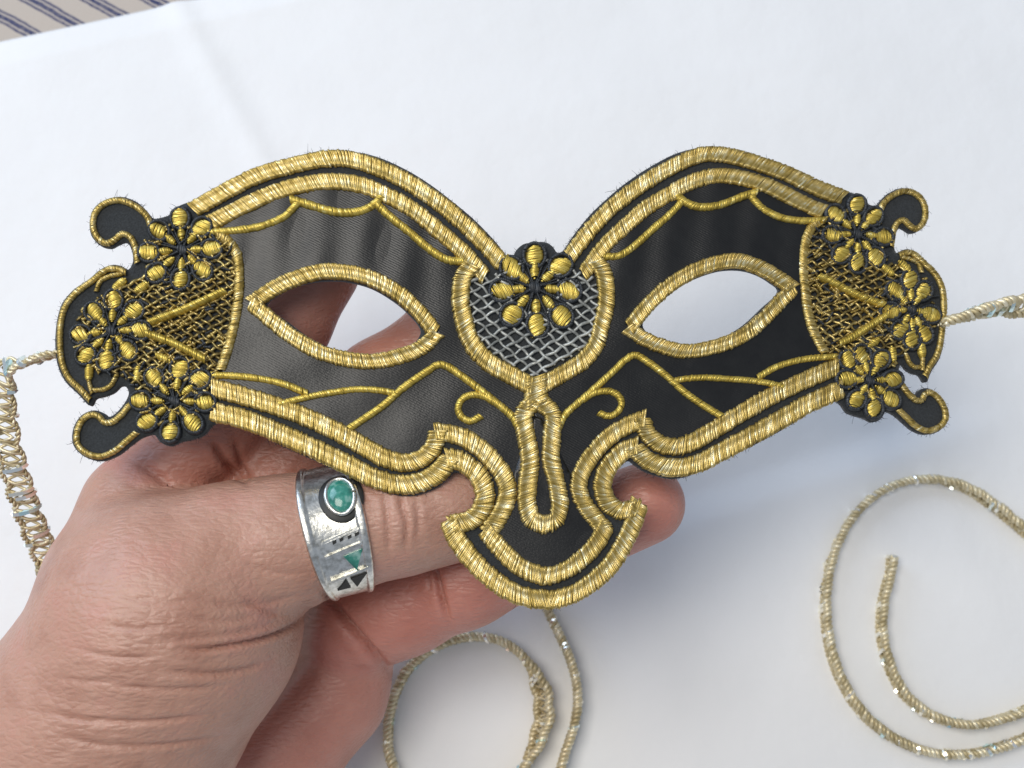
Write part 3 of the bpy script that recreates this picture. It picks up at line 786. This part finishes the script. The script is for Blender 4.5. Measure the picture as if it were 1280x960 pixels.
# one level of subdivision, put back on the surface
ed = np.sort(np.concatenate([HF[:, [0, 1]], HF[:, [1, 2]], HF[:, [2, 3]], HF[:, [3, 0]]]), 1)
ue, inv = np.unique(ed, axis=0, return_inverse=True); inv = inv.ravel(); nf = len(HF); n0 = len(HV)
EV = HV[ue].mean(1); FV = HV[HF].mean(1)
e_ = [n0 + inv[k * nf:(k + 1) * nf] for k in range(4)]; fc = n0 + len(ue) + np.arange(nf)
HF = np.vstack([np.stack([HF[:, 0], e_[0], fc, e_[3]], 1), np.stack([e_[0], HF[:, 1], e_[1], fc], 1), np.stack([fc, e_[1], HF[:, 2], e_[2]], 1), np.stack([e_[3], fc, e_[2], HF[:, 3]], 1)])
HV = project(np.vstack([HV, EV, FV]), 1)
HN = grad(HV)
_, gs = sdf(HV, True)
own = np.argmin(np.stack(gs), 0)
# creases and folds pressed into the skin: (points, width px, depth m, group or None)
CR = [([(222,811),(258,811),(292,806),(330,798),(356,788),(374,776),(386,762)], 3.2, .0011, 0), ([(190,800),(240,798),(300,790),(345,778)], 4, .00035, 0),
      ([(196,836),(250,842),(300,838),(342,824)], 4, .0005, 0), ([(130,856),(210,862),(280,858)], 4, .00035, 0), ([(40,888),(110,900),(190,902),(270,892)], 4, .0005, 0),
      ([(70,920),(140,932),(220,930),(290,918)], 4, .0004, 0), ([(240,746),(290,756),(340,752),(384,742)], 5, .00035, 0), ([(298,742),(336,764),(360,768)], 4, .00035, 0),
      ([(60,846),(110,852),(160,850)], 4, .00025, 0), ([(500,606),(502,632),(508,652),(507,690)], 3.5, .0006, 0), ([(480,610),(484,650),(487,700)], 4, .0004, 0), ([(519,618),(523,650),(520,680)], 4, .0003, 0),
      ([(150,745),(200,752),(250,750)], 4, .0002, 0), ([(120,780),(170,786),(220,782)], 4, .00025, 0), ([(90,810),(150,822),(200,820)], 4, .0003, 0), ([(225,770),(280,776),(330,768)], 4, .0003, 0), ([(300,700),(345,716),(390,716)], 4, .0002, 0),
      ([(538,694),(546,722),(553,750),(563,782)], 4.5, .0011, 3), ([(530,690),(535,720),(540,745)], 4, .0004, 3), ([(400,735),(430,773),(458,807),(490,842)], 6, .0016, None),
      ([(165,575),(190,590),(214,612),(222,628)], 6, .0007, 1), ([(140,600),(170,612),(200,625)], 4, .0004, 1), ([(262,548),(282,578),(310,606)], 5, .0010, None), ([(292,545),(300,575),(313,604)], 4, .0007, None),
      ([(690,640),(705,700)], 5, .0008, 3), ([(470,450),(500,480),(520,520)], 5, .0006, 2)]
hu, hv, hd = pix(HV); facing = (HN * (CAM - HV)).sum(1) > 0
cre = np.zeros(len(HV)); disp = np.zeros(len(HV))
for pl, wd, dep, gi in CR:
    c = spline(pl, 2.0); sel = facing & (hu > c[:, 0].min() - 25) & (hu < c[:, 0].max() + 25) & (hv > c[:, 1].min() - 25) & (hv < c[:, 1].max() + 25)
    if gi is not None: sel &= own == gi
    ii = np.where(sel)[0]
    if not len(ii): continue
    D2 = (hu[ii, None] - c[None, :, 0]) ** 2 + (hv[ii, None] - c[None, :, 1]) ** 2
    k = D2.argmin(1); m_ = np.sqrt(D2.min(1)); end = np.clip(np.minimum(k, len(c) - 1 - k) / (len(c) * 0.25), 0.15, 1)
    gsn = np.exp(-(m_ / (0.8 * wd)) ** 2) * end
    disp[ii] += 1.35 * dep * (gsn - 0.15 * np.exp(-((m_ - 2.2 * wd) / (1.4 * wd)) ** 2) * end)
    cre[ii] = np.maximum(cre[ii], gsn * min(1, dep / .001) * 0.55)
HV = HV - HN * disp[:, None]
pink = np.where(own == 3, 1.0, np.where(own == 4, 0.75, np.where((own == 1) | (own == 2), 0.7, 0.08)))
for _ in range(12):      # soften the change of skin tone between palm side and back
    acc = np.zeros(len(HV)); cn = np.zeros(len(HV))
    for k in range(4):
        np.add.at(acc, HF[:, k], pink[HF[:, (k + 1) % 4]]); np.add.at(cn, HF[:, k], 1)
    pink = 0.5 * pink + 0.5 * acc / np.maximum(cn, 1)
HO = px3(140, 890, .26)
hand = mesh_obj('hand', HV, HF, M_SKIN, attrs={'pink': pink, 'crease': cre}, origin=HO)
hand.location = HO
tag(hand, 'bare left hand with bent thumb and fingers holding the mask from below', 'hand')

# ------------------------------------------------------------------ the ring on the thumb
i3 = px3(350,680,.2385); i5 = px3(500,643,.2415)
RC = px3(424,662,.23985); RAX = i5 - i3; RAX /= np.linalg.norm(RAX)
RF = VIEW - (VIEW @ RAX) * RAX; RF /= np.linalg.norm(RF); RU = np.cross(RF, RAX); 
if RU @ UP < 0: RU = -RU
RR = 0.0129
ring = bpy.data.objects.new('finger_ring', None); COL.objects.link(ring); ring.location = RC; ring.empty_display_size = 0.01
tag(ring, 'wide silver ring with an oval turquoise stone worn on the thumb', 'ring')
def rp_(s, ang, r):      # s along the thumb, ang from the front towards the top
    s, ang, r = np.broadcast_arrays(np.asarray(s, float), np.asarray(ang, float), np.asarray(r, float))
    return RC + s[..., None] * RAX + (r * np.cos(ang))[..., None] * RF + (r * np.sin(ang))[..., None] * RU
def rpart(name, v, f, mat, smooth=True, parent=None, label=None):
    return tag(mesh_obj(name, v, f, mat, parent or ring, smooth, None, RC), label)
prof = [(-.0062, -.0016), (-.0064, .0002), (-.0060, .0007), (-.0050, .0007), (-.0046, .0003), (.0040, .0003), (.0045, .0007), (.0056, .0007), (.0060, .0002), (.0058, -.0016)]
na = 96; an = np.linspace(0, 2 * math.pi, na, endpoint=False)
wid = lambda a_: 0.72 + 0.28 * np.clip(np.cos(a_ - 0.35), -1, 1)
V = np.concatenate([rp_(s * wid(an), an, RR + h) for s, h in prof]); k = len(prof)
i, j = np.meshgrid(np.arange(k), np.arange(na), indexing='ij')
F = np.stack([i * na + j, ((i + 1) % k) * na + j, ((i + 1) % k) * na + (j + 1) % na, i * na + (j + 1) % na], -1).reshape(-1, 4)
bo = rpart('band', V, F, M_RING)
md = bo.modifiers.new('soft_edges', 'BEVEL'); md.width = 0.0002; md.segments = 2; md.limit_method = 'ANGLE'
SA, SS = 0.56, 0.0022        # stone: angle up the band, offset along the thumb
def on_band(x, y, h):        # x along the thumb, y round the band (m)
    return rp_(SS + np.asarray(x), SA + np.asarray(y) / RR, RR + np.asarray(h))
def dome(a, b_, h0, h1, n=28, m_=8, pw=2.0):
    V = []; F = []
    t = np.linspace(0, 2 * math.pi, n, endpoint=False)
    for q in range(m_):
        r = 1 - (q / m_) ** 1.5; hh = h0 + (h1 - h0) * math.sqrt(max(0, 1 - r ** pw)) if q else h0
        V.append(on_band(a * r * np.cos(t), b_ * r * np.sin(t), hh))
    V.append(on_band(np.zeros(1), np.zeros(1), h1)); V = np.vstack(V)
    for q in range(m_ - 1):
        for j in range(n): F.append((q * n + j, q * n + (j + 1) % n, (q + 1) * n + (j + 1) % n, (q + 1) * n + j))
    for j in range(n): F.append(((m_ - 1) * n + j, (m_ - 1) * n + (j + 1) % n, m_ * n))
    return V, F
def oval_rim(a, b_, h, r, n=40):
    t = np.linspace(0, 2 * math.pi, n)
    return tubes([on_band(a * np.cos(t), b_ * np.sin(t), np.full(n, h))], [r], 8)
v, f = dome(.0044, .0054, .0002, .0007); rpart('stone_recess', v, f, M_OXIDE)
v, f = oval_rim(.0027, .0036, .0010, .00045); rpart('bezel', v, f, M_RING)
v, f = dome(.0025, .0034, .0008, .0019); rpart('stone', v, f, M_STONE, label='oval green turquoise stone')
def slab(poly, h0, h1):
    q = np.array(poly); n = len(q)
    V = np.vstack([on_band(q[:, 0], q[:, 1], h0), on_band(q[:, 0], q[:, 1], h1)])
    return V, [list(range(n, 2 * n))] + [[i, (i + 1) % n, n + (i + 1) % n, n + i] for i in range(n)]
for y in (-.0072, -.0100, -.0152):
    v, f = slab([(-.0054, y - .0009), (.0020, y + .0003), (.0020, y + .0008), (-.0054, y - .0004)], .0002, .0009); rpart('ridge', v, f, M_RING, False)
v, f = slab([(-.0020, -.0112), (.0018, -.0106), (-.0002, -.0148)], .0002, .0006); rpart('inlay', v, f, M_STONE, False, label='triangular green inlay')
v, f = slab([(-.0018, -.0165), (.0016, -.0160), (-.0010, -.0195)], .0002, .0006); rpart('inlay', v, f, M_OXIDE, False, label='black triangular inlay')
v, f = slab([(-.0048, -.0192), (-.0026, -.0165), (-.0022, -.0192)], .0002, .0006); rpart('inlay', v, f, M_OXIDE, False, label='black triangular inlay')
for x, y in ((-.0034, -.0086), (-.0020, -.0084), (-.0004, -.0083), (.0010, -.0081)):
    v, f = slab([(x, y), (x + .0007, y + .0002), (x + .0008, y + .0008), (x, y + .0006)], .0002, .0005); rpart('stamp', v, f, M_OXIDE, False)
